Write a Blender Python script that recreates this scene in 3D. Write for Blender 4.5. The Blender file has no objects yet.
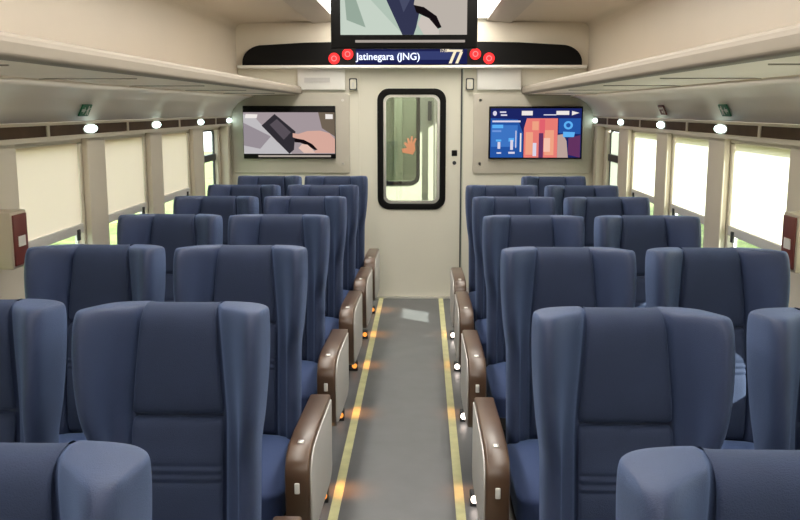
import bpy, bmesh, math, random
from mathutils import Vector, Matrix
random.seed(4)
S = bpy.context.scene
COL = S.collection
PI = math.pi

# ------------------------------------------------------------------ materials
def mat(name, col, rough=.5, metal=0., spec=.5, sheen=0., bump=0., bscale=60., var=0., vscale=3., emit=None, estr=0., stretch=None):
    m = bpy.data.materials.new(name); m.use_nodes = True
    nt = m.node_tree; b = nt.nodes['Principled BSDF']
    b.inputs['Base Color'].default_value = (*col, 1)
    b.inputs['Roughness'].default_value = rough
    b.inputs['Metallic'].default_value = metal
    b.inputs['Specular IOR Level'].default_value = spec
    if sheen:
        b.inputs['Sheen Weight'].default_value = sheen
        b.inputs['Sheen Roughness'].default_value = .5
        b.inputs['Sheen Tint'].default_value = (.38, .55, 1, 1)
    tc = nt.nodes.new('ShaderNodeTexCoord')
    mp = nt.nodes.new('ShaderNodeMapping')
    if stretch: mp.inputs['Scale'].default_value = stretch
    nt.links.new(tc.outputs['Object'], mp.inputs['Vector'])
    if var:
        n = nt.nodes.new('ShaderNodeTexNoise'); n.inputs['Scale'].default_value = vscale; n.inputs['Detail'].default_value = 5
        nt.links.new(mp.outputs[0], n.inputs['Vector'])
        r = nt.nodes.new('ShaderNodeValToRGB')
        r.color_ramp.elements[0].position = .3; r.color_ramp.elements[1].position = .7
        r.color_ramp.elements[0].color = (*[c*(1-var) for c in col], 1)
        r.color_ramp.elements[1].color = (*[min(1, c*(1+var)) for c in col], 1)
        nt.links.new(n.outputs['Fac'], r.inputs[0]); nt.links.new(r.outputs[0], b.inputs['Base Color'])
    if bump:
        n = nt.nodes.new('ShaderNodeTexNoise'); n.inputs['Scale'].default_value = bscale; n.inputs['Detail'].default_value = 4
        nt.links.new(mp.outputs[0], n.inputs['Vector'])
        bp = nt.nodes.new('ShaderNodeBump'); bp.inputs['Strength'].default_value = bump; bp.inputs['Distance'].default_value = .01
        nt.links.new(n.outputs['Fac'], bp.inputs['Height']); nt.links.new(bp.outputs[0], b.inputs['Normal'])
    if emit:
        b.inputs['Emission Color'].default_value = (*emit, 1)
        b.inputs['Emission Strength'].default_value = estr
    return m

def glass_mat(name, tint=(.9, .95, .92), gloss=.08):
    m = bpy.data.materials.new(name); m.use_nodes = True
    nt = m.node_tree; nt.nodes.clear()
    o = nt.nodes.new('ShaderNodeOutputMaterial'); mx = nt.nodes.new('ShaderNodeMixShader')
    t = nt.nodes.new('ShaderNodeBsdfTransparent'); g = nt.nodes.new('ShaderNodeBsdfGlossy')
    t.inputs[0].default_value = (*tint, 1); g.inputs['Roughness'].default_value = .03
    mx.inputs[0].default_value = gloss
    nt.links.new(t.outputs[0], mx.inputs[1]); nt.links.new(g.outputs[0], mx.inputs[2]); nt.links.new(mx.outputs[0], o.inputs[0])
    return m

def blind_mat(name, col, trans):
    m = bpy.data.materials.new(name); m.use_nodes = True
    nt = m.node_tree; nt.nodes.clear()
    o = nt.nodes.new('ShaderNodeOutputMaterial'); mx = nt.nodes.new('ShaderNodeMixShader')
    d = nt.nodes.new('ShaderNodeBsdfDiffuse'); t = nt.nodes.new('ShaderNodeBsdfTranslucent')
    tc = nt.nodes.new('ShaderNodeTexCoord'); n = nt.nodes.new('ShaderNodeTexNoise'); n.inputs['Scale'].default_value = 90
    r = nt.nodes.new('ShaderNodeValToRGB')
    r.color_ramp.elements[0].color = (*[c*.97 for c in col], 1); r.color_ramp.elements[1].color = (*col, 1)
    nt.links.new(tc.outputs['Object'], n.inputs['Vector']); nt.links.new(n.outputs['Fac'], r.inputs[0])
    nt.links.new(r.outputs[0], d.inputs[0]); nt.links.new(r.outputs[0], t.inputs[0])
    mx.inputs[0].default_value = trans
    nt.links.new(d.outputs[0], mx.inputs[1]); nt.links.new(t.outputs[0], mx.inputs[2]); nt.links.new(mx.outputs[0], o.inputs[0])
    return m

def emis(name, col, s=1.):
    m = bpy.data.materials.new(name); m.use_nodes = True
    nt = m.node_tree; nt.nodes.clear()
    o = nt.nodes.new('ShaderNodeOutputMaterial'); e = nt.nodes.new('ShaderNodeEmission')
    e.inputs[0].default_value = (*col, 1); e.inputs[1].default_value = s
    nt.links.new(e.outputs[0], o.inputs[0]); return m

M = dict(
    fabric=mat('navy_fabric', (.0195, .030, .074), .6, sheen=.3, bump=.25, bscale=420, var=.08, vscale=9, spec=.35),
    pad=mat('navy_fabric_panel', (.0165, .0255, .060), .8, sheen=.15, bump=.25, bscale=420, var=.08, vscale=9, spec=.3),
    cushion=mat('lit_navy_cushion', (.028, .047, .13), .75, sheen=.35, bump=.2, bscale=300, spec=.3),  # same seat fabric, light falling on the cushion put into a brighter blue
    brown=mat('brown_laminate', (.095, .052, .031), .32, var=.25, vscale=6, spec=.6),
    armgrey=mat('warm_grey_armrest_panel', (.58, .56, .54), .4, var=.05),
    dark=mat('dark_plastic', (.03, .032, .036), .5),
    black=mat('black_gloss', (.003, .0025, .0025), .5, spec=.15),
    chrome=mat('brushed_metal', (.7, .68, .64), .3, metal=.9),
    wall=mat('cream_wall_panel', (.68, .65, .55), .45, var=.03, vscale=1.5),
    wallside=mat('beige_wall_panel', (.70, .63, .52), .45, var=.03, vscale=1.5),
    tvpanel=mat('taupe_panel', (.47, .43, .36), .45, var=.04),
    ceil=mat('ceiling_panel', (.56, .49, .40), .4, var=.03, vscale=1.2),
    ceilband=mat('ceiling_grey_band', (.42, .37, .31), .35),
    rack=mat('rack_panel', (.86, .76, .65), .5, var=.04, vscale=1.2, bump=.05, bscale=2, spec=.5),
    lip=mat('rack_lip', (.30, .26, .215), .6, spec=.2),
    strip=mat('brown_strip', (.12, .075, .05), .7, spec=.2, var=.15, vscale=8),
    floor=mat('grey_vinyl_floor', (.125, .128, .135), .42, var=.07, vscale=7, bump=.05, bscale=150),
    yellow=mat('yellow_marking', (.62, .60, .32), .5, var=.12, vscale=12),
    white=mat('white_plastic', (.78, .76, .72), .4),
    green=mat('green_sign', (.04, .22, .11), .4),
    red=mat('dark_red_enamel', (.17, .04, .032), .4, var=.1),
    boxg=mat('beige_box', (.50, .43, .34), .4),
    glass=glass_mat('window_glass'),
    doorglass=glass_mat('door_glass', (.80, .83, .78), .1),
    blindL=blind_mat('cream_blind', (.88, .72, .63), .30),
    blindR=blind_mat('pale_blind', (.84, .78, .68), .45),
    frost=blind_mat('frosted_glass', (.62, .66, .60), .5),
    grass=mat('grass', (.15, .19, .06), .9, var=.5, vscale=3),
    leaf=mat('hedge_leaves', (.22, .29, .09), .8, var=.5, vscale=4, bump=.8, bscale=6),
    outwall=mat('exterior_body', (.5, .5, .5), .4),
    lamp=emis('tube_light', (1, .97, .9), 5.),
    led=emis('spot_light', (.75, 1, .95), 6.),
    lampw=emis('courtesy_light', (1, .85, .75), 9.),
    amber=emis('amber_light', (1, .33, .06), 1.2),
    redled=emis('red_led', (1, .03, .03), 1.6),
    disp=emis('display_ground', (.01, .012, .06), 1.),
    text=emis('display_text', (.75, .8, 1), 1.3),
    cream=emis('display_cream', (.8, .7, .5), 1.),
)

# ------------------------------------------------------------------ helpers
def link(name, bm, m, parent=None, smooth=False, bevel=0, subs=0):
    me = bpy.data.meshes.new(name); bmesh.ops.recalc_face_normals(bm, faces=bm.faces); bm.to_mesh(me); bm.free()
    for x in (m if isinstance(m, (list, tuple)) else [m]): me.materials.append(x)
    o = bpy.data.objects.new(name, me); COL.objects.link(o)
    if parent: o.parent = parent
    if bevel:
        md = o.modifiers.new('bevel', 'BEVEL'); md.width = bevel; md.segments = 3; md.limit_method = 'ANGLE'; md.angle_limit = math.radians(40)
    if subs:
        md = o.modifiers.new('subd', 'SUBSURF'); md.levels = subs; md.render_levels = subs
    if smooth or bevel or subs:
        for p in me.polygons: p.use_smooth = True
    return o
def box(bm, x0, x1, y0, y1, z0, z1, mi=0):
    v = [bm.verts.new((x, y, z)) for z in (z0, z1) for y in (y0, y1) for x in (x0, x1)]
    for f in ((0,1,3,2),(4,6,7,5),(0,4,5,1),(2,3,7,6),(0,2,6,4),(1,5,7,3)):
        bm.faces.new([v[i] for i in f]).material_index = mi
def B(*boxes):
    bm = bmesh.new()
    for b in boxes: box(bm, *b)
    return bm
def prism(bm, pts, axis, a, b, mi=0):
    """pts 2D; axis 'y': pts=(x,z) extruded y a..b ; axis 'x': pts=(y,z) extruded x a..b"""
    def mk(p, t): return (p[0], t, p[1]) if axis == 'y' else ((t, p[0], p[1]) if axis == 'x' else (p[0], p[1], t))
    A = [bm.verts.new(mk(p, a)) for p in pts]; C = [bm.verts.new(mk(p, b)) for p in pts]
    n = len(pts)
    bm.faces.new(A).material_index = mi; bm.faces.new(C[::-1]).material_index = mi
    for i in range(n):
        bm.faces.new((A[i], C[i], C[(i+1) % n], A[(i+1) % n])).material_index = mi
def PR(pts, axis, a, b):
    bm = bmesh.new(); prism(bm, pts, axis, a, b); return bm
def rrect(x0, x1, z0, z1, r, n=6):
    out = []
    for cx, cz, a0 in ((x1-r, z1-r, 0), (x0+r, z1-r, 90), (x0+r, z0+r, 180), (x1-r, z0+r, 270)):
        for i in range(n+1):
            a = math.radians(a0 + 90*i/n); out.append((cx+r*math.cos(a), cz+r*math.sin(a)))
    return out
def ring(outer, inner, y0, y1):
    bm = bmesh.new(); n = len(outer)
    L = [[bm.verts.new((p[0], y, p[1])) for p in path] for y in (y0, y1) for path in (outer, inner)]
    o0, i0, o1, i1 = L
    for k in range(n):
        j = (k+1) % n
        bm.faces.new((o0[k], o0[j], i0[j], i0[k])); bm.faces.new((o1[k], i1[k], i1[j], o1[j]))
        bm.faces.new((o0[k], o1[k], o1[j], o0[j])); bm.faces.new((i0[k], i0[j], i1[j], i1[k]))
    return bm
def disc(cx, cz, rx, rz, n=20):
    return [(cx+rx*math.cos(2*PI*i/n), cz+rz*math.sin(2*PI*i/n)) for i in range(n)]
def sweep(path, th_normal_sign, y0, y1, th=.02):
    """open profile path (x,z) given thickness, extruded along y"""
    n = len(path); off = []
    for i in range(n):
        a = Vector(path[max(0, i-1)]); b = Vector(path[min(n-1, i+1)]); d = (b-a).normalized()
        off.append((path[i][0]-d.y*th*th_normal_sign, path[i][1]+d.x*th*th_normal_sign))
    bm = bmesh.new()
    rows = [[bm.verts.new((p[0], y, p[1])) for p in pp] for y in (y0, y1) for pp in (path, off)]
    a0, b0, a1, b1 = rows
    for i in range(n-1):
        bm.faces.new((a0[i], a1[i], a1[i+1], a0[i+1])); bm.faces.new((b0[i], b0[i+1], b1[i+1], b1[i]))
        bm.faces.new((a0[i], a0[i+1], b0[i+1], b0[i])); bm.faces.new((a1[i], b1[i], b1[i+1], a1[i+1]))
    bm.faces.new((a0[0], b0[0], b1[0], a1[0])); bm.faces.new((a0[-1], a1[-1], b1[-1], b0[-1]))
    return bm
def empty(name, loc=(0,0,0)):
    o = bpy.data.objects.new(name, None); COL.objects.link(o); o.location = loc; o.empty_display_size = .1; return o
def tag(o, label=None, cat=None, group=None, kind=None):
    if label: o['label'] = label
    if cat: o['category'] = cat
    if group: o['group'] = group
    if kind: o['kind'] = kind
    return o
def struct(name, bm, m, **k): return tag(link(name, bm, m, **k), kind='structure')
def textmesh(s, size, m, name, parent, loc, shear=0):
    c = bpy.data.curves.new(name, 'FONT'); c.body = s; c.size = size; c.extrude = .0008; c.shear = shear; c.offset = size*.012
    t = bpy.data.objects.new(name+'_tmp', c); COL.objects.link(t)
    dg = bpy.context.evaluated_depsgraph_get(); me = bpy.data.meshes.new_from_object(t.evaluated_get(dg))
    bpy.data.objects.remove(t); me.materials.clear(); me.materials.append(m)
    o = bpy.data.objects.new(name, me); COL.objects.link(o); o.parent = parent
    o.rotation_euler = (PI/2, 0, 0); o.location = loc
    return o

Y0, Y1 = -2.2, 7.90
WX = 1.65
# ------------------------------------------------------------------ floor
struct('floor', B((-WX-.1, WX+.1, Y0-.1, Y1+1.7, -.12, 0)), M['floor'])
for i, s in enumerate((-1, 1)):
    struct('trim_%d' % (i+1), B((s*.265-.020, s*.265+.020, Y0, Y1-.01, 0, .003)), M['yellow'])
# ------------------------------------------------------------------ side walls with window openings
wins = [(3.83-1.075*k, 4.55-1.075*k) for k in range(5, 0, -1)] + [(3.83, 4.55), (4.905, 5.625), (5.98, 6.70), (7.09, 7.70)]
wins = [(a-.03, b+.03) for a, b in wins[:-1] if a > Y0+.3] + wins[-1:]
ZB, ZT = .84, 1.50
for s, nm in ((-1, 'left'), (1, 'right')):
    bm = bmesh.new()
    a, b = sorted((s*WX, s*(WX+.05)))
    box(bm, a, b, Y0, Y1, 0, ZB); box(bm, a, b, Y0, Y1, ZT, 1.66)
    edges = [Y0] + [v for w in wins for v in w] + [Y1]
    for k in range(0, len(edges), 2):
        y0, y1 = edges[k], edges[k+1]
        box(bm, a, b, y0, y1, ZB, ZT)
    # raised pillars between windows, and the corner post by the end wall
    pa, pb = sorted((s*WX, s*(WX-.035)))
    for k in range(2, len(edges)-2, 2):
        box(bm, pa, pb, edges[k]+.02, edges[k+1]-.02, .2, 1.535)
    qa, qb = sorted((s*WX, s*(WX-.07)))
    box(bm, qa, qb, Y1-.12, Y1, 0, 1.545)
    struct('wall_'+nm, bm, M['wallside'], bevel=.008)
    # lower heater duct / skirting
    sa, sb = sorted((s*WX, s*(WX-.12)))
    struct('baseboard_'+nm, B((sa, sb, Y0, Y1, 0, .22)), M['armgrey'], bevel=.01)
    # header strip over the windows (brown) with pale joints
    z0, z1 = 1.548, 1.597
    ta, tb = sorted((s*1.575, s*1.66))
    bm = bmesh.new(); box(bm, ta, tb, Y0, Y1, z0, z1)
    xa, xb = sorted((s*1.570, s*1.66))
    for k in range(-5, 4):
        yj = 5.10+1.1*k
        box(bm, xa, xb, yj, yj+.03, z0-.003, z1+.003, 1)
    box(bm, *sorted((s*1.568, s*1.66)), Y0, Y1, z1, z1+.012, 1); box(bm, *sorted((s*1.568, s*1.66)), Y0, Y1, z0-.02, z0, 1)
    struct('trim_%d' % (3 if s < 0 else 4), bm, [M['strip'], M['wallside']])

names = ['furthest from the end door', '', '', '', '', '', '', '', '']
n_w = 0
order = ['first', 'second', 'third', 'fourth']
for s, side, bmname in ((-1, 'left', 'blindL'), (1, 'right', 'blindR')):
    for wi, (y0, y1) in enumerate(wins):
        n_w += 1
        w = tag(empty('window_%d' % n_w, (s*WX, (y0+y1)/2, ZB)), kind='structure')
        hy, hz = (y1-y0)/2, ZT-ZB
        outer = rrect(-hy, hy, 0, hz, .04, 5); inner = rrect(-hy+.016, hy-.016, .016, hz-.016, .04, 5)
        bm = ring(outer, inner, 0, .02)
        fr = link('window_frame', bm, M['white'] if wi < len(wins)-1 else M['dark'], w); fr.rotation_euler = (0, 0, -s*PI/2); fr.scale = (1, .8, 1); fr.location = (s*.030, 0, 0)
        g = link('pane', B((-.003, .003, -hy+.02, hy-.02, .02, hz-.02)), M['frost'] if (s > 0 and wi == len(wins)-1) else M['glass'], w); g.location = (s*.04, 0, 0)  # frosting added on the last right pane to keep sun off the end wall
        if wi == len(wins)-1:
            link('transom', B((-.012, .03, -hy+.02, hy-.02, .40, .455)), M['dark'], w).location = (s*.035 - .01, 0, 0)
            continue
        # roller blind
        zb = 1.085
        far = len(wins)-2-wi
        vis = far < 3
        lab = None
        bl = empty('roller_blind', (s*(WX+.012), (y0+y1)/2, zb))
        bm = bmesh.new()
        ny = 24; nz = 10
        grid = [[bm.verts.new((.0025*math.sin(j*.7+wi)*(1-i/nz)*.6, -hy+.006+(2*hy-.012)*j/ny, (ZT-.0-zb)*i/nz)) for j in range(ny+1)] for i in range(nz+1)]
        for i in range(nz):
            for j in range(ny): bm.faces.new((grid[i][j], grid[i][j+1], grid[i+1][j+1], grid[i+1][j]))
        link('blind_fabric', bm, M[bmname], bl, smooth=True)
        rl = link('bottom_rail', B((-.012, .012, -hy+.006, hy-.006, -.045, .003)), M['white'], bl, bevel=.004)
        link('pull_tab', B((-.006-s*.014, .006-s*.014, hy-.10, hy-.07, -.075, -.02)), M['dark'], rl, bevel=.003)
        tone = 'cream' if s < 0 else 'sunlit white'
        if vis:
            lab = '%s roller blind on the %s windows, %s from the end wall' % (tone, side, ['first', 'second', 'third'][far])
        else:
            lab = '%s roller blind on the %s windows, %s from the end wall' % (tone, side, ['fourth', 'fifth', 'sixth', 'seventh', 'eighth'][far-3])
        tag(bl, lab, 'blind', 'roller blinds on the %s windows' % side)

# ------------------------------------------------------------------ ceiling
def arc(cx, cz, r, a0, a1, n): return [(cx+r*math.cos(math.radians(a0+(a1-a0)*i/n)), cz+r*math.sin(math.radians(a0+(a1-a0)*i/n))) for i in range(n+1)]
bm = B((-.42, .42, Y0, Y1, 2.43, 2.45), (-.9, .9, Y0, Y1, 2.47, 2.49))
for s in (-1, 1):
    path = [(s*x, z) for x, z in [(1.50, 2.27)] + arc(1.43, 2.32, .07, 0, 90, 6) + [(.84, 2.405)]]
    b2 = sweep(path, -s, Y0, Y1, .02); me = bpy.data.meshes.new('t'); b2.to_mesh(me); bm.from_mesh(me); b2.free()
struct('ceiling', bm, M['ceil'])
for s, nm in ((-1, 'upper_left'), (1, 'upper_right')):
    struct('wall_'+nm, B((*sorted((s*1.50, s*1.56)), Y0, Y1, 1.86, 2.27)), M['ceil'])
    struct('wall_outer_'+nm[6:], B((*sorted((s*1.66, s*1.70)), Y0, Y1, 1.655, 2.5)), M['outwall'])
for i, s in enumerate((-1, 1)):
    pts = [(s*.84, 2.385), (s*.84, 2.41), (s*.635, 2.435), (s*.635, 2.41)]
    struct('trim_%d' % (5+i), PR(pts, 'y', Y0, Y1), M['ceilband'])
    t = tag(empty('ceiling_light', (s*.53, 3., 2.425)), 'long white strip light along the ceiling, %s of the hanging screen' % ('left' if s < 0 else 'right'), 'light', 'ceiling strip lights')
    link('diffuser', B((-.100, .100, -4.8, 4.8, 0, .012)), M['lamp'], t)
    link('housing', B((-.102, .102, -4.8, 4.8, .012, .035)), M['white'], t)
    ld = bpy.data.lights.new('strip_lamp', 'AREA'); ld.shape = 'RECTANGLE'; ld.size = .16; ld.size_y = 9.4; ld.energy = 48; ld.color = (1, .95, .86)
    lo = bpy.data.objects.new('strip_lamp', ld); COL.objects.link(lo); lo.parent = t; lo.location = (0, 0, -.006)

# ------------------------------------------------------------------ luggage racks
for s, side in ((-1, 'left'), (1, 'right')):
    t = tag(empty('luggage_rack', (s*1.55, 3, 1.75)), 'long beige overhead luggage rack above the %s windows' % side, 'luggage rack', 'overhead luggage racks')
    def L(pts): return [(s*x - s*1.55, z-1.75) for x, z in pts]
    under = [(.975, 1.797), (1.10, 1.795), (1.25, 1.79), (1.36, 1.783)]
    link('underside_panel', sweep(L(under), s, Y0-3, Y1-3, .015), M['rack'], t, smooth=False)
    cove = [(1.365, 1.775), (1.44, 1.755), (1.50, 1.72), (1.545, 1.67), (1.57, 1.612)]
    cv = link('cove_panel', sweep(L(cove), s, Y0-3, Y1-3, .012), M['rack'], t, smooth=True)
    lip = [(.99, 1.795)] + arc(.965, 1.815, .018, 270, 180, 5) + [(.945, 1.838)] + arc(.965, 1.846, .018, 180, 90, 5) + [(1.0, 1.863), (1.0, 1.80)]
    link('front_lip', PR(L(lip), 'y', Y0-3, Y1-3), M['lip'], t, smooth=False)
    for k in range(10):
        link('panel_joint', B((*sorted((s*(.985-1.55), s*(1.36-1.55))), -4.9+1.07*k, -4.9+1.07*k+.006, .031, .035)), M['lip'], t)
    # row of small oval lights on the brown strip
    for k, y in enumerate((1.2, 2.3, 3.4, 4.53, 5.66, 6.80, 7.80)):
        z = 1.573
        q = empty('reading_light', (s*1.575, y, z))
        w_ = ['seventh', 'sixth', 'fifth', 'fourth', 'third', 'second', 'first'][k]
        tag(q, 'small oval lamp on the brown strip above the %s windows, %s from end wall' % (side, w_), 'light', 'lamps along the %s strip' % side)
        link('bezel', PR(disc(0, 0, .095, .026), 'x', -s*.006, s*.002), M['chrome'], q)
        link('lens', PR(disc(0, 0, .080, .019), 'x', -s*.012, -s*.004), M['led'], q)

def wall_sign(name, x, y, z, w, h, tilt, m, label, marks):
    """sign whose face looks towards the aisle; marks = polygons in (along, up) fractions"""
    s = 1 if x > 0 else -1
    t = tag(empty(name, (x, y, z)), label, 'sign')
    t.rotation_euler = (0, -s*tilt, 0)
    link('plate', B((-.003, .003, -w/2, w/2, -h/2, h/2)), m, t)
    bm = bmesh.new()
    for p in marks: prism(bm, [((u-.5)*w, (v-.5)*h) for u, v in p], 'x', -s*.0045, -s*.003)
    link('symbol', bm, M['white'], t)
arrow = [[(.08,.38),(.3,.38),(.3,.2),(.48,.5),(.3,.8),(.3,.62),(.08,.62)], [(.58,.1),(.66,.1),(.72,.4),(.8,.1),(.88,.1),(.8,.55),(.92,.7),(.86,.76),(.76,.66),(.74,.9),(.66,.9),(.66,.6),(.56,.5),(.6,.44),(.67,.5)]]
wall_sign('exit_sign', -1.532, 4.37, 1.664, .12, .060, .45, M['green'], 'small green sign with white symbol on the cove above the left windows', arrow)
wall_sign('exit_sign', 1.532, 4.37, 1.664, .12, .060, .45, M['green'], 'small green sign with white symbol on the cove above the right windows', arrow)
wall_sign('notice_sign', 1.532, 5.50, 1.664, .12, .060, .45, M['red'], 'small dark red sign beyond the green one above the right windows',
          [[(.1,.15),(.2,.15),(.2,.85),(.1,.85)], [(.3,.6),(.9,.6),(.9,.8),(.3,.8)], [(.35,.2),(.6,.2),(.6,.45),(.35,.45)]])

# ------------------------------------------------------------------ end wall, door, bulkhead
DW = .45; DT = 2.015
bm = B((-WX-.1, -DW, Y1, Y1+.08, 0, 2.5), (DW, WX+.1, Y1, Y1+.08, 0, 2.5), (-DW, DW, Y1, Y1+.08, DT, 2.5))
struct('wall_end', bm, M['wall'])
struct('wall_back', B((-WX-.1, WX+.1, Y0-.1, Y0, 0, 2.5)), M['wall'])
struct('baseboard_end', B((-WX, -DW-.02, Y1-.012, Y1, 0, .1), (DW+.02, WX, Y1-.012, Y1, 0, .1)), M['armgrey'])
# beige taupe panels that frame the wall screens
for i, (a, b) in enumerate(((-1.56, -.535), (.535, 1.56))):
    bm = PR(rrect(a, b, 1.115, 1.80, .02, 4), 'y', Y1-.022, Y1)
    o = struct('trim_%d' % (7+i), bm, M['tvpanel'], bevel=.004)
    sc = bmesh.new()
    for xx in ((a+.06, b-.06) if a > 0 else (b-.06,)):
        for zz in (1.20, 1.745): prism(sc, disc(xx if a < 0 else a+.06, zz, .012, .012, 12), 'y', Y1-.027, Y1-.022)
    link('screw', sc, M['chrome'], o)
# lintel boxes each side of the door top
t = tag(empty('lintel_panel', (-.72, Y1, 1.86)), 'pale panel with a grey vent slot above left of the end door', 'panel')
link('cover', B((-.26, .15, -.04, 0, -.03, .155)), M['white'], t, bevel=.008)
link('vent_slot', B((-.20, .02, -.046, -.038, .035, .075)), M['armgrey'], t)
t = tag(empty('lintel_panel', (.72, Y1, 1.86)), 'pale blank panel above right of the end door', 'panel')
link('cover', B((-.16, .22, -.04, 0, -.03, .155)), M['white'], t, bevel=.008)
for x, sd in ((-.50, 'left'), (.50, 'right')):
    t = tag(empty('light_switch', (x, Y1-.0, 1.88)), 'small square switch plate beside the top %s corner of the end door' % sd, 'switch')
    link('plate', B((-.035, .035, -.050, -.0, -.05, .05)), M['wall'], t, bevel=.004)
    link('rim', ring(rrect(-.035, .035, -.05, .05, .01, 3), rrect(-.026, .026, -.041, .041, .01, 3), -.053, -.049), M['dark'], t)
    link('rocker', B((-.010, .010, -.055, -.049, -.025, .015)), M['armgrey'], t)

# bulkhead: black arched fascia with beige lip
pts = [(-1.44, 2.035), (1.44, 2.035)] + [(1.26+.18*math.cos(math.radians(a)), 2.06+.145*math.sin(math.radians(a))) for a in range(0, 90, 10)] + [(.9, 2.225), (.5, 2.232), (-.5, 2.232), (-.9, 2.225)] + [(-1.26+.18*math.cos(math.radians(a)), 2.06+.145*math.sin(math.radians(a))) for a in range(100, 181, 10)]
struct('trim_9', PR(pts, 'y', Y1-.10, Y1), M['black'])
struct('trim_10', B((-1.48, 1.48, Y1-.13, Y1, 2.010, 2.036)), M['white'], bevel=.006)
struct('trim_11', B((-1.50, 1.50, Y1-.05, Y1, 2.036, 2.395)), M['wallside'])

# destination display on the fascia
YD = Y1-.115
t = tag(empty('destination_display', (0, YD, 2.045)), 'lit destination display with white station name above the end door', 'display')
link('screen', B((-.47, .47, -.012, .016, 0, .135)), M['disp'], t)
link('blue_band', B((-.47, .42, -.0128, -.012, .035, .105)), emis('display_blue', (.03, .04, .13), 1), t)
textmesh('Jatinegara (JNG)', .082, M['text'], 'station_name', t, (-.465, -.014, .035))
textmesh('17:07', .035, M['cream'], 'clock', t, (.24, -.014, .098))
bm = bmesh.new()
for x in (.345, .40): prism(bm, [(x-.03, .005), (x-.005, .005), (x+.035, .10), (x+.01, .10)], 'y', -.0145, -.013)
prism(bm, [(.30, .10), (.425, .10), (.432, .118), (.30, .118)], 'y', -.0145, -.013)
link('slanted_stripes', bm, M['cream'], t)
for x, z, d in ((-.655, 2.092, 'outer left'), (-.540, 2.128, 'inner left'), (.540, 2.128, 'inner right'), (.655, 2.092, 'outer right')):
    t = tag(empty('signal_light', (x, Y1-.10, z)), 'round red glowing lamp on the black fascia, %s of the four' % d, 'light', 'red lamps beside the destination display')
    link('lens', PR(disc(0, 0, .047, .047, 24), 'y', -.018, 0), M['redled'], t, bevel=.005)
    link('symbol', ring(disc(0, 0, .024, .024, 24), disc(0, 0, .017, .017, 24), -.020, -.018), emis('lamp_pale', (1, .25, .25), 1.2), t)

# door with rounded window
d = tag(empty('door_1', (0, Y1+.03, 0)), kind='structure')
wx0, wx1, wz0, wz1 = -.297, .300, .795, 1.845
inner = rrect(wx0+.03, wx1-.03, wz0+.03, wz1-.03, .08, 8)
cx, cz = 0, (wz0+wz1)/2
outer = []
L0, L1, Z0, Z1 = -DW-.02, DW-.012, 0.004, DT+.02
for (x, z) in inner:
    dx, dz = x-cx, z-cz
    k = min((L1-cx)/dx if dx > 0 else (L0-cx)/dx if dx < 0 else 9, (Z1-cz)/dz if dz > 0 else (Z0-cz)/dz if dz < 0 else 9)
    outer.append((cx+dx*k, cz+dz*k))
for C in ((L0, Z0), (L1, Z0), (L0, Z1), (L1, Z1)):
    j = min(range(len(outer)), key=lambda q: (outer[q][0]-C[0])**2+(outer[q][1]-C[1])**2); outer[j] = C
link('leaf', ring(outer, inner, -.01, .035), M['wall'], d)
link('gasket', ring(rrect(wx0, wx1, wz0, wz1, .10, 8), rrect(wx0+.052, wx1-.052, wz0+.052, wz1-.052, .065, 8), -.024, -.008), M['black'], d, bevel=.004)
link('inner_rim', ring(rrect(wx0+.045, wx1-.045, wz0+.045, wz1-.045, .065, 8), rrect(wx0+.075, wx1-.075, wz0+.075, wz1-.075, .05, 8), -.002, .03), M['chrome'], d)
link('pane', B((wx0+.035, wx1-.035, .012, .016, wz0+.035, wz1-.035)), M['doorglass'], d)
st = bmesh.new()
hand = [(-.09,-.05),(.03,-.07),(.06,-.02),(.05,.04),(.075,.09),(.055,.10),(.025,.05),(.03,.115),(.008,.118),(0,.06),(-.02,.10),(-.04,.095),(-.025,.04),(-.06,.06),(-.075,.045),(-.04,.0),(-.1,-.01)]
prism(st, [(x*.75-.01, z*.85+1.335) for x, z in hand], 'y', .009, .0115)
link('sticker', st, mat('orange_sticker', (.70, .30, .16), .5), d)
link('push_button', B((.352, .400, -.020, -.008, 1.265, 1.315)), M['black'], d, bevel=.004)
link('keyhole', PR(disc(.376, 1.205, .017, .017), 'y', -.018, -.008), M['dark'], d)
link('edge_seal', B((.427, .440, -.018, -.008, .004, DT)), M['dark'], d)
link('floor_sill', B((-DW, DW, -.06, -.012, .0, .012)), M['chrome'], d)

# vestibule behind the door and the next car's door
V0, V1 = Y1+.08, Y1+1.6
struct('wall_vestibule', B((-.95, -.90, V0, V1, 0, 2.3), (.90, .95, V0, V1, 0, .8), (.90, .95, V0, V1, 1.95, 2.3), (.90, .95, V0, V0+.2, .8, 1.95), (.90, .95, V1-.4, V1, .8, 1.95),
   (-.95, .95, V0, V1, 2.3, 2.33)), M['white'])
d2 = tag(empty('door_2', (-.12, V1, 0)), kind='structure')
link('leaf', B((-.9, -.2, 0, .05, 0, 2.3), (.16, 1.1, 0, .05, 0, 2.3), (-.2, .16, 0, .05, 0, .92), (-.2, .16, 0, .05, 1.82, 2.3)), mat('pale_green_panel', (.42, .44, .36), .35), d2)
link('gasket', ring(rrect(-.23, .19, .88, 1.86, .09, 8), rrect(-.19, .15, .92, 1.82, .06, 8), -.02, .0), M['black'], d2, bevel=.004)
link('pane', B((-.2, .16, .02, .025, .92, 1.82)), M['doorglass'], d2)
struct('wall_next_car', B((-1.2, 1.2, V1+1.8, V1+1.85, 0, 2.4), (-1.25, -1.2, V1, V1+1.8, 0, 2.4), (1.2, 1.25, V1, V1+1.8, 0, 2.4), (-1.2, 1.2, V1+.05, V1+1.85, 2.35, 2.4),
   (-1.2, 1.2, V1+.05, V1+1.85, -.1, 0), (-.25, -.15, V1+1.5, V1+1.8, 0, 2.35), (.1, .16, V1+1.4, V1+1.8, 0, 2.35)), mat('sage_panel', (.50, .52, .40), .4))
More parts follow.
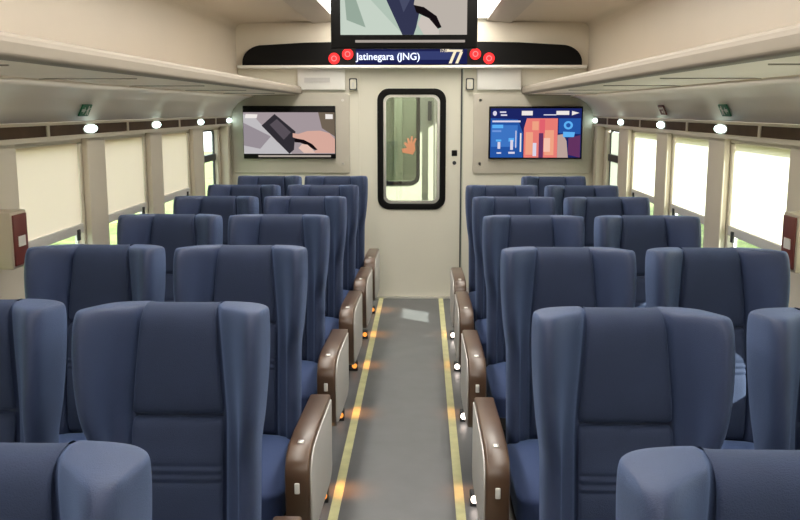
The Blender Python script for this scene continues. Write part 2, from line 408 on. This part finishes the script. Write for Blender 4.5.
link('grab_rail', B((.33, .36, -.08, -.05, .7, 1.9), (.45, .53, -.06, -.01, .6, 2.0)), M['chrome'], d2, bevel=.008)
link('latch_plate', B((.27, .31, -.03, 0, 1.55, 1.75), (.40, .43, -.03, 0, 1.0, 1.3)), M['dark'], d2)
ld = bpy.data.lights.new('vestibule_lamp', 'AREA'); ld.size = .5; ld.energy = 9
vl = tag(empty('vestibule_light', (0, (V0+V1)/2, 2.28)), 'round lamp in the vestibule behind the end door', 'light')
link('diffuser', PR(disc(0, 0, .14, .14), 'z', -.02, .015), emis('vestibule_glow', (1, .97, .9), 2), vl)
lo = bpy.data.objects.new('vestibule_lamp', ld); COL.objects.link(lo); lo.parent = vl; lo.location = (0, 0, -.03)

nl = tag(empty('vestibule_light', (0, V1+.9, 2.33)), 'lamp on the ceiling of the next car, seen through both doors', 'light')
link('diffuser', B((-.3, .3, -.1, .1, -.02, .015)), emis('next_car_glow', (1, .97, .9), 3), nl)
ld = bpy.data.lights.new('next_car_lamp', 'AREA'); ld.size = .5; ld.energy = 22
lo = bpy.data.objects.new('next_car_lamp', ld); COL.objects.link(lo); lo.parent = nl; lo.location = (0, 0, -.03)

# ------------------------------------------------------------------ screens
E = lambda n, c, s=1.: emis(n, tuple(v**1.12 for v in c), .78)
def screen(name, loc, w, h, label, layers, bezel=(.03, .03, .03, .03), depth=.05, cut=0):
    t = tag(empty(name, loc), label, 'screen')
    l, r, b, tp = bezel
    link('casing', B((-w/2, w/2, 0, depth, 0, h)), M['black'], t, bevel=.006)
    bm = bmesh.new(); mats = []
    W_, H_ = w-l-r, h-b-tp
    for k, (m, p) in enumerate(layers):
        if m not in mats: mats.append(m)
        prism(bm, [(-w/2+l+u*W_, b+v*H_) for u, v in p], 'y', -.0012-.0006*k, -.0007-.0006*k, mats.index(m))
    link('picture', bm, mats, t)
    return t
full = [(0,0),(1,0),(1,1),(0,1)]
table, table2, phone, phone2, skin, skin2, cuff, wht = (E('pic_table', (.42,.36,.38)), E('pic_table_pale', (.58,.56,.58)), E('pic_phone', (.045,.04,.05)), E('pic_phone_face', (.13,.11,.13)),
    E('pic_skin', (.72,.45,.38)), E('pic_skin_pale', (.80,.58,.50)), E('pic_cuff', (.20,.16,.12)), E('pic_white', (.9,.85,.82)))
bar = E('pic_bar', (.45,.40,.36)); drk = E('pic_dark', (.012,.008,.01))
pic_hand = [(table, full), (table2, [(0,0),(.53,0),(.36,.3),(.12,.9),(0,.95)]), (E('pic_mid', (.36,.32,.35)), [(.0,.2),(.18,.12),(.30,.42),(.12,.62),(0,.75)]),
    (cuff, [(.86,.62),(1,.42),(1,1),(.82,1)]),
    (phone, [(.20,.68),(.345,.96),(.57,.54),(.55,.1),(.50,0)]), (phone2, [(.29,.70),(.37,.84),(.52,.52),(.44,.34)]),
    (skin, [(.54,.50),(.60,.48),(.70,.55),(.84,.56),(.94,.50),(1,.36),(1,.02),(.74,.02),(.80,.10),(.70,.26),(.60,.36),(.54,.40)]),
    (drk, [(.56,.38),(.66,.34),(.75,.24),(.81,.10),(.78,.09),(.70,.20),(.62,.27),(.56,.28)]),
    (skin2, [(.60,.14),(.64,.24),(.70,.22),(.76,.10),(.78,.02),(.66,.02)]),
    (wht, [(.02,.86),(.15,.86),(.16,.95),(.03,.96)]), (wht, [(.90,.84),(.98,.84),(.98,.95),(.90,.96)])]
t = screen('wall_screen', (-1.056, Y1-.072, 1.245), .80, .452, 'wall screen left of the end door showing a hand holding a phone', pic_hand, (.004, .004, .042, .055))
link('status_bar', B((-.27, .36, -.006, -.0005, .014, .030)), bar, t)
# hanging screen, the same programme larger
pic2 = [(E('pic_mint', (.50,.60,.52)), full), (E('pic_mint_pale', (.62,.70,.62)), [(0,0),(.5,0),(.42,.14),(.16,.62),(0,.7)]), (E('pic_mint_dark', (.36,.45,.38)), [(.05,.2),(.2,.1),(.12,.5),(.03,.6)]),
    (E('pic_navy', (.05,.055,.11)), [(.22,1),(.62,1),(.66,.6),(.60,.1),(.58,0),(.49,0)]), (E('pic_navy2', (.09,.10,.17)), [(.36,1),(.52,1),(.56,.5),(.50,.3)]),
    (E('pic_beige', (.55,.50,.45)), [(.58,.9),(.70,1),(1,1),(1,.0),(.74,.0),(.80,.10),(.74,.24),(.66,.34),(.58,.40),(.60,.62)]),
    (drk, [(.58,.40),(.66,.37),(.76,.25),(.80,.10),(.77,.08),(.70,.22),(.60,.30)]),
    (E('pic_pale', (.66,.60,.55)), [(.61,.14),(.64,.26),(.70,.22),(.78,.06),(.78,.0),(.66,.0)])]
t = screen('hanging_screen', (.005, 4.55, 1.965), .722, .45, 'large black screen hung under the ceiling above the aisle', pic2, (.048, .052, .065, .03), .06)
link('status_bar', B((-.24, .30, -.006, -.0005, .028, .040)), bar, t)
link('hanger', B((-.20, -.16, .02, .05, .45, .49), (.16, .20, .02, .05, .45, .49)), M['dark'], t)
# right screen: blue journey information page
blue, blue2, cyan, pink, orange, purp = E('info_blue', (.03,.12,.42)), E('info_navy', (.02,.03,.16)), E('info_cyan', (.15,.50,.95)), E('info_pink', (.85,.25,.22)), E('info_orange', (.90,.42,.28)), E('info_purple', (.16,.05,.15))
lt = E('info_light', (.75,.72,.85)); sand = E('info_sand', (.55,.42,.38))
R_ = lambda a, b, c, d: [(a, c), (b, c), (b, d), (a, d)]
info = [(blue2, full), (blue, [(0,0),(.36,0),(.36,.5),(.30,.78),(0,.80)]), (E('info_mid', (.07,.22,.60)), R_(.01,.30,.22,.66)), (lt, R_(.02,.33,.72,.755)),
    (cyan, R_(.02,.14,.60,.67)), (E('info_soft', (.2,.35,.75)), R_(.02,.12,.52,.56)),
    (pink, [(.37,.0),(.74,.0),(.74,.80),(.40,.80),(.37,.6)]), (orange, R_(.39,.47,.06,.52)), (orange, R_(.46,.53,.56,.74)), (lt, R_(.47,.51,.03,.30)), (purp, R_(.535,.585,.0,.5)),
    (orange, R_(.60,.70,.05,.56)), (E('info_peach', (.95,.60,.48)), R_(.59,.66,.12,.40)), (E('info_rose', (.80,.16,.20)), R_(.54,.60,.50,.78)),
    (sand, [(.74,.0),(.86,.0),(.84,.34),(.80,.48),(.74,.46)]), (purp, [(.86,.06),(.99,.0),(.99,.46),(.86,.40)]), (blue, [(.75,.5),(.99,.48),(.99,.80),(.75,.80)]),
    (cyan, disc(.855,.66,.05,.085,20)), (blue, disc(.855,.66,.025,.045,20)), (cyan, [(.80,.42),(.92,.42),(.93,.52),(.80,.53)]),
    (lt, disc(.045,.90,.022,.05,12)), (lt, R_(.10,.17,.91,.94)), (lt, R_(.11,.18,.85,.88)), (wht, R_(.34,.46,.86,.95)), (lt, R_(.58,.72,.86,.88)), (wht, R_(.72,.86,.87,.95)), (wht, [(.89,.86),(.97,.91),(.89,.95)]),
    (cyan, R_(.06,.12,.33,.37)), (lt, R_(.08,.11,.18,.32)), (lt, R_(.07,.12,.08,.11)), (cyan, R_(.20,.26,.33,.40)), (lt, R_(.22,.25,.16,.36)), (lt, R_(.20,.27,.08,.12)), (lt, R_(.275,.285,.2,.55)), (wht, R_(.325,.34,.12,.50))]
screen('wall_screen', (1.068, Y1-.072, 1.245), .80, .448, 'wall screen right of the end door showing a blue and pink information page', info, (.012, .012, .012, .018))

# ------------------------------------------------------------------ emergency boxes on the walls
for s, side in ((-1, 'left'), (1, 'right')):
    BD = .135 if s < 0 else .105
    t = tag(empty('emergency_box', (s*(WX-.035), 3.46, 1.055)), 'small wall box with a red face and white label on the %s window pillar' % side, 'box')
    link('case', B((*sorted((0, -s*BD)), -.07, .07, 0, .222)), M['boxg'], t, bevel=.006)
    f = link('red_face', B((*sorted((-s*(BD-.005), -s*(BD+.007))), -.058, .058, .012, .210)), M['red'], t, bevel=.003)
    link('label', B((*sorted((-s*(BD+.006), -s*(BD+.010))), -.03, .03, .085, .125)), M['white'], f)

# ------------------------------------------------------------------ seats
TOP = 1.15; LEAN = .15
def lean(z): return (z-TOP)*LEAN
def interp(tab, z):
    for (a, va), (b, vb) in zip(tab, tab[1:]):
        if a <= z <= b:
            t = (z-a)/(b-a); t = t*t*(3-2*t); return va+(vb-va)*t
    return tab[0][1] if z < tab[0][0] else tab[-1][1]
Wt = [(.42, .214), (.78, .216), (.90, .234), (1.02, .242), (1.10, .242), (1.15, .241)]
Pt = [(.42, .050), (.72, .060), (.80, .080), (.90, .142), (1.05, .155), (1.12, .152), (1.15, .142)]
c = .116
def backrest_bm():
    bm = bmesh.new(); rings = []
    lev = [.42, .50, .60, .68, .74, .80, .86, .92, .98, 1.04, 1.09, 1.128, 1.146, 1.152]
    ins = {1.128: .003, 1.146: .012, 1.152: .032}
    for z in lev:
        W, P = interp(Wt, z), interp(Pt, z); i_ = ins.get(z, 0)
        c = .098 + .024*min(1, max(0, (TOP-z)/.28))
        F = [(0, .012), (.065, .012), (c-.004, .016), (c+.007, .016), (c+.013, -.012), (c+.050, -.36*P), (W-.050, -.84*P), (W-.026, -P), (W-.006, -P+.020)]
        Bk = [(0, .125), (.065, .125), (c-.004, .125), (c+.006, .124), (c+.014, .124), (c+.045, .122), (W-.055, .116), (W-.026, .102), (W-.006, .075)]
        S_ = [(W, -P+.055), (W, (.075-P+.055)/2)]
        F2 = []; B2 = []
        for (fx, fy), (bx, by) in zip(F, Bk):
            m_ = min(i_, (by-fy)*.42)
            F2.append((fx*(1-i_*.5), fy+m_)); B2.append((bx*(1-i_*.5), by-m_))
        S2 = [(W*(1-i_*.5)-i_*.15, y) for _, y in S_]
        zz = lambda x: z - ((.008 if abs(x) < c else 0) + .006*(abs(x)/W)**6)*max(0, (z-1.04)/.11)
        ymid = .03
        lift = lambda x, y: (.020*min(1, max(0, (ymid-y))/.13)*min(1, max(0, abs(x)-c)/.06))*max(0, (z-1.04)/.11)
        loop = [(x, y) for x, y in F2] + S2 + [(x, y) for x, y in B2[::-1]]
        left = [(-x, y) for x, y in B2[1:]] + [(-x, y) for x, y in S2[::-1]] + [(-x, y) for x, y in F2[:0:-1]]
        rings.append([bm.verts.new((x, y+lean(z), zz(x)+lift(x, y))) for x, y in loop+left])
    n = len(rings[0])
    for a, b in zip(rings, rings[1:]):
        for k in range(n): bm.faces.new((a[k], a[(k+1) % n], b[(k+1) % n], b[k]))
    for r in (rings[0], rings[-1]):
        nf = 9; # right: F idx 0..8, S 9,10, B 19..11
        Fr = r[0:9]; Sr = r[9:11]; Br = r[11:20][::-1]
        for k in range(8): bm.faces.new((Fr[k], Fr[k+1], Br[k+1], Br[k]))
        bm.faces.new((Fr[8], Sr[0], Sr[1], Br[8]))
        Bl = [Br[0]] + r[20:28]; Sl = r[28:30]; Fl = [Fr[0]] + r[30:38][::-1]
        for k in range(8): bm.faces.new((Fl[k], Bl[k], Bl[k+1], Fl[k+1]))
        bm.faces.new((Fl[8], Bl[8], Sl[0], Sl[1]))
    return bm
def pad_bm(levels, half0, yb=.03):
    """levels: (z, front y, width inset)"""
    bm = bmesh.new(); rows = []
    us = (-1, -.97, -.88, -.5, 0, .5, .88, .97, 1)
    for z, yf, ins in levels:
        half = half0 - .018 + .024*min(1, max(0, (TOP-z)/.28))
        rows.append([bm.verts.new((u*(half-ins), yf + (.012 if abs(u) == 1 else .004 if abs(u) == .97 else 0) + lean(z), z)) for u in us])
    hf = lambda z: half0 - .018 + .024*min(1, max(0, (TOP-z)/.28))
    bk = [[bm.verts.new((u*(hf(z)-ins), y_+lean(z), z)) for u in us] for (z, yf, ins), y_ in ((levels[0], yb), (levels[-1], max(yb, levels[-1][1]+.01)))]
    for a, b in zip(rows, rows[1:]):
        for k in range(len(us)-1): bm.faces.new((a[k], a[k+1], b[k+1], b[k]))
    for r, q in ((rows[0], bk[0]), (rows[-1], bk[1])):
        for k in range(len(us)-1): bm.faces.new((r[k], q[k], q[k+1], r[k+1]))
    return bm
def cushion_bm():
    bm = bmesh.new()
    box(bm, -.222, .222, -.60, -.08, .325, .44)
    bmesh.ops.subdivide_edges(bm, edges=bm.edges, cuts=4, use_grid_fill=True)
    for v in bm.verts:
        x, y, z = v.co
        if z > .435: v.co.z += .018*(1-(x/.222)**2) + .012*(1-((y+.34)/.26)**2) - .02*max(0, (-.50-y)/.1)
    return bm

def make_seat(armside):
    root = empty('train_seat')
    link('backrest', backrest_bm(), M['fabric'], root, subs=2)
    hp = [(.872, .006, .008), (.876, -.004, .003), (.885, -.012, 0), (.93, -.016, 0), (1.0, -.018, 0), (1.08, -.016, 0), (1.120, -.012, 0), (1.141, .004, 0), (1.151, .030, 0), (1.1535, .06, 0), (1.150, .09, .002), (1.135, .115, .004)]
    link('headrest_panel', pad_bm(hp, c), M['pad'], root, subs=1)
    lp = []
    z = .46
    lp += [(.455, .004, .004), (.462, -.012, 0), (.55, -.024, 0), (.64, -.028, 0)]
    for zc in (.700, .722, .744):
        lp += [(zc-.008, -.027, 0), (zc-.002, -.021, 0), (zc+.002, -.021, 0), (zc+.008, -.026, 0)]
    lp += [(.79, -.020, 0), (.845, -.014, 0), (.860, -.006, .003), (.865, .006, .008)]
    link('lumbar_panel', pad_bm(lp, c), M['pad'], root, subs=1)
    link('seat_cushion', cushion_bm(), M['cushion'], root, subs=1)
    link('seat_frame', B((-.225, .225, -.57, .02, .27, .335)), M['dark'], root, bevel=.01)
    for q in (-.165, .165):
        link('leg', B((q-.025, q+.025, -.42, -.12, 0, .27)), M['dark'], root, bevel=.008)
    if armside:
        s = armside
        # armside points towards the aisle
        out = [(-.06, .600), (-.50, .622), (-.63, .620), (-.685, .604), (-.715, .573), (-.72, .54), (-.715, .36), (-.69, .325), (-.63, .305), (-.15, .27), (-.09, .28), (-.06, .31)]
        ai, ao = (.250, .328) if s > 0 else (.260, .335)
        a, b = sorted((s*ai, s*ao)); am = s*(ai+ao)/2
        arm = link('armrest', PR(out, 'x', a, b), M['brown'], root, bevel=.009)
        cy, cz_ = -.375, .455
        inn = [(cy+(y-cy)*.94, cz_+(z-cz_)*.90) for y, z in out]
        link('side_panel', PR(inn, 'x', *sorted((s*(ao-.002), s*(ao+.005)))), M['armgrey'], arm, bevel=.003)
        link('latch', B((am-.008, am+.008, -.725, -.713, .490, .525)), M['white'], arm, bevel=.003)
        link('button', B((am-.010, am+.010, -.63, -.605, .617, .624)), M['chrome'], arm, bevel=.003)
        link('lamp_bracket', B((*sorted((s*.19, s*(.275 if s > 0 else .325))), .28, .33, 0.001, .06)), M['dark'], root, bevel=.004)
        al = link('aisle_lamp', PR(disc(s*(.255 if s > 0 else .305), .035, .016, .016, 16), 'y', .272, .281), M['lampw'] if s < 0 else M['amber'], root)
        ld = bpy.data.lights.new('aisle_glow', 'SPOT'); ld.energy = 2.2 if s > 0 else 1.2; ld.color = (1, .36, .08); ld.spot_size = math.radians(80); ld.spot_blend = 1; ld.shadow_soft_size = .015
        lo = bpy.data.objects.new('aisle_glow', ld); COL.objects.link(lo); lo.parent = root; lo.location = (s*.285, .42, .16)
        lo.rotation_euler = (0, -s*math.radians(20), 0)
    return root
def copy_tree(o, parent=None):
    k = o.copy(); COL.objects.link(k); k.parent = parent
    for ch in [x for x in bpy.data.objects if x.parent == o and x != k]: copy_tree(ch, k)
    return k
protos = {1: make_seat(1), -1: make_seat(-1), 0: make_seat(0)}
used = set()
def place(kind, x, y, label, group, yaw=0):
    p = protos[kind]
    o = p if kind not in used else copy_tree(p)
    used.add(kind)
    o.location = (x, y, 0); o.rotation_euler = (0, 0, yaw)
    tag(o, label, 'seat', group)
rows = [1.255, 2.33, 3.35, 4.38, 5.33, 6.15, 6.98]
nth = ['nearest row, cut off by the frame', 'second row from the camera', 'third row from the camera', 'fourth row from the camera', 'fifth row from the camera', 'sixth row from the camera', 'last row before the end wall']
XL = [-.552, -.545, -.575, -.595, -.59, -.575, -.565]
XLW = [0, -1.11, -1.125, -1.13, -1.12, -1.115, -1.08]
YL = [0, -.02, .0, .0, .0, .0, .0]
for r, y in enumerate(rows):
    place(1, XL[r], y+YL[r], 'navy winged aisle seat left of the aisle, ' + nth[r], 'aisle seats on the left')
    if r > 0: place(0, XLW[r], y, 'navy winged window seat on the left side, ' + nth[r], 'window seats on the left')
    yr = y-[0, .06, .02, 0, 0, 0, 0][r]
    if r < 6: place(-1, [.632, .624, .632, .632, .632, .632][r], yr, 'navy winged aisle seat right of the aisle, ' + nth[r], 'aisle seats on the right')
    if r > 0: place(0, [0, 1.188, 1.178, 1.18, 1.175, 1.17, 1.10][r], yr, 'navy winged window seat on the right side, ' + nth[r], 'window seats on the right')

# ------------------------------------------------------------------ outside
struct('ground', B((-60, 60, -30, 60, -1.2, -1.1)), M['grass'])
def hedge(x, lab):
    bm = bmesh.new(); nx = 90; nz = 14
    rws = []
    for i in range(nz+1):
        row = []
        for j in range(nx+1):
            a = i/nz*PI
            r = 1.6+.5*math.sin(j*.9)+.4*math.sin(j*.37+1)+random.uniform(-.25, .25)
            row.append(bm.verts.new((x-math.cos(a)*r, -12+j*.4+random.uniform(-.1, .1), -1.1+math.sin(a)*r*1.35)))
        rws.append(row)
    for a, b in zip(rws, rws[1:]):
        for k in range(nx): bm.faces.new((a[k], a[k+1], b[k+1], b[k]))
    tag(link('hedge', bm, M['leaf'], smooth=True), lab, 'hedge', kind='stuff')
hedge(-9.5, 'sunlit green hedge outside the left windows')
hedge(9.5, 'green hedge outside the right windows')

# ------------------------------------------------------------------ light
w = bpy.data.worlds.new('world'); S.world = w; w.use_nodes = True
bg = w.node_tree.nodes['Background']; bg.inputs[0].default_value = (.92, .95, 1, 1); bg.inputs[1].default_value = 4.0
sd = bpy.data.lights.new('sun', 'SUN'); sd.energy = 20; sd.angle = math.radians(.6); sd.color = (1, .96, .88)
so = bpy.data.objects.new('sun', sd); COL.objects.link(so)
so.rotation_euler = Vector((-.70, .45, -.42)).to_track_quat('-Z', 'Y').to_euler()

# ------------------------------------------------------------------ camera
cd = bpy.data.cameras.new('camera'); cam = bpy.data.objects.new('camera', cd); COL.objects.link(cam)
cd.sensor_width = 36; cd.lens = 36*900/800; cd.clip_start = .05
cam.location = (.10, 0, 1.67)
pitch = math.atan(151/900); yaw = math.atan(23*math.cos(pitch)/900)
cam.rotation_euler = (PI/2-pitch, 0, yaw)
S.camera = cam
S.view_settings.view_transform = 'Standard'; S.view_settings.look = 'None'; S.view_settings.gamma = 1; S.view_settings.use_curve_mapping = False
S.view_settings.exposure = 0.3
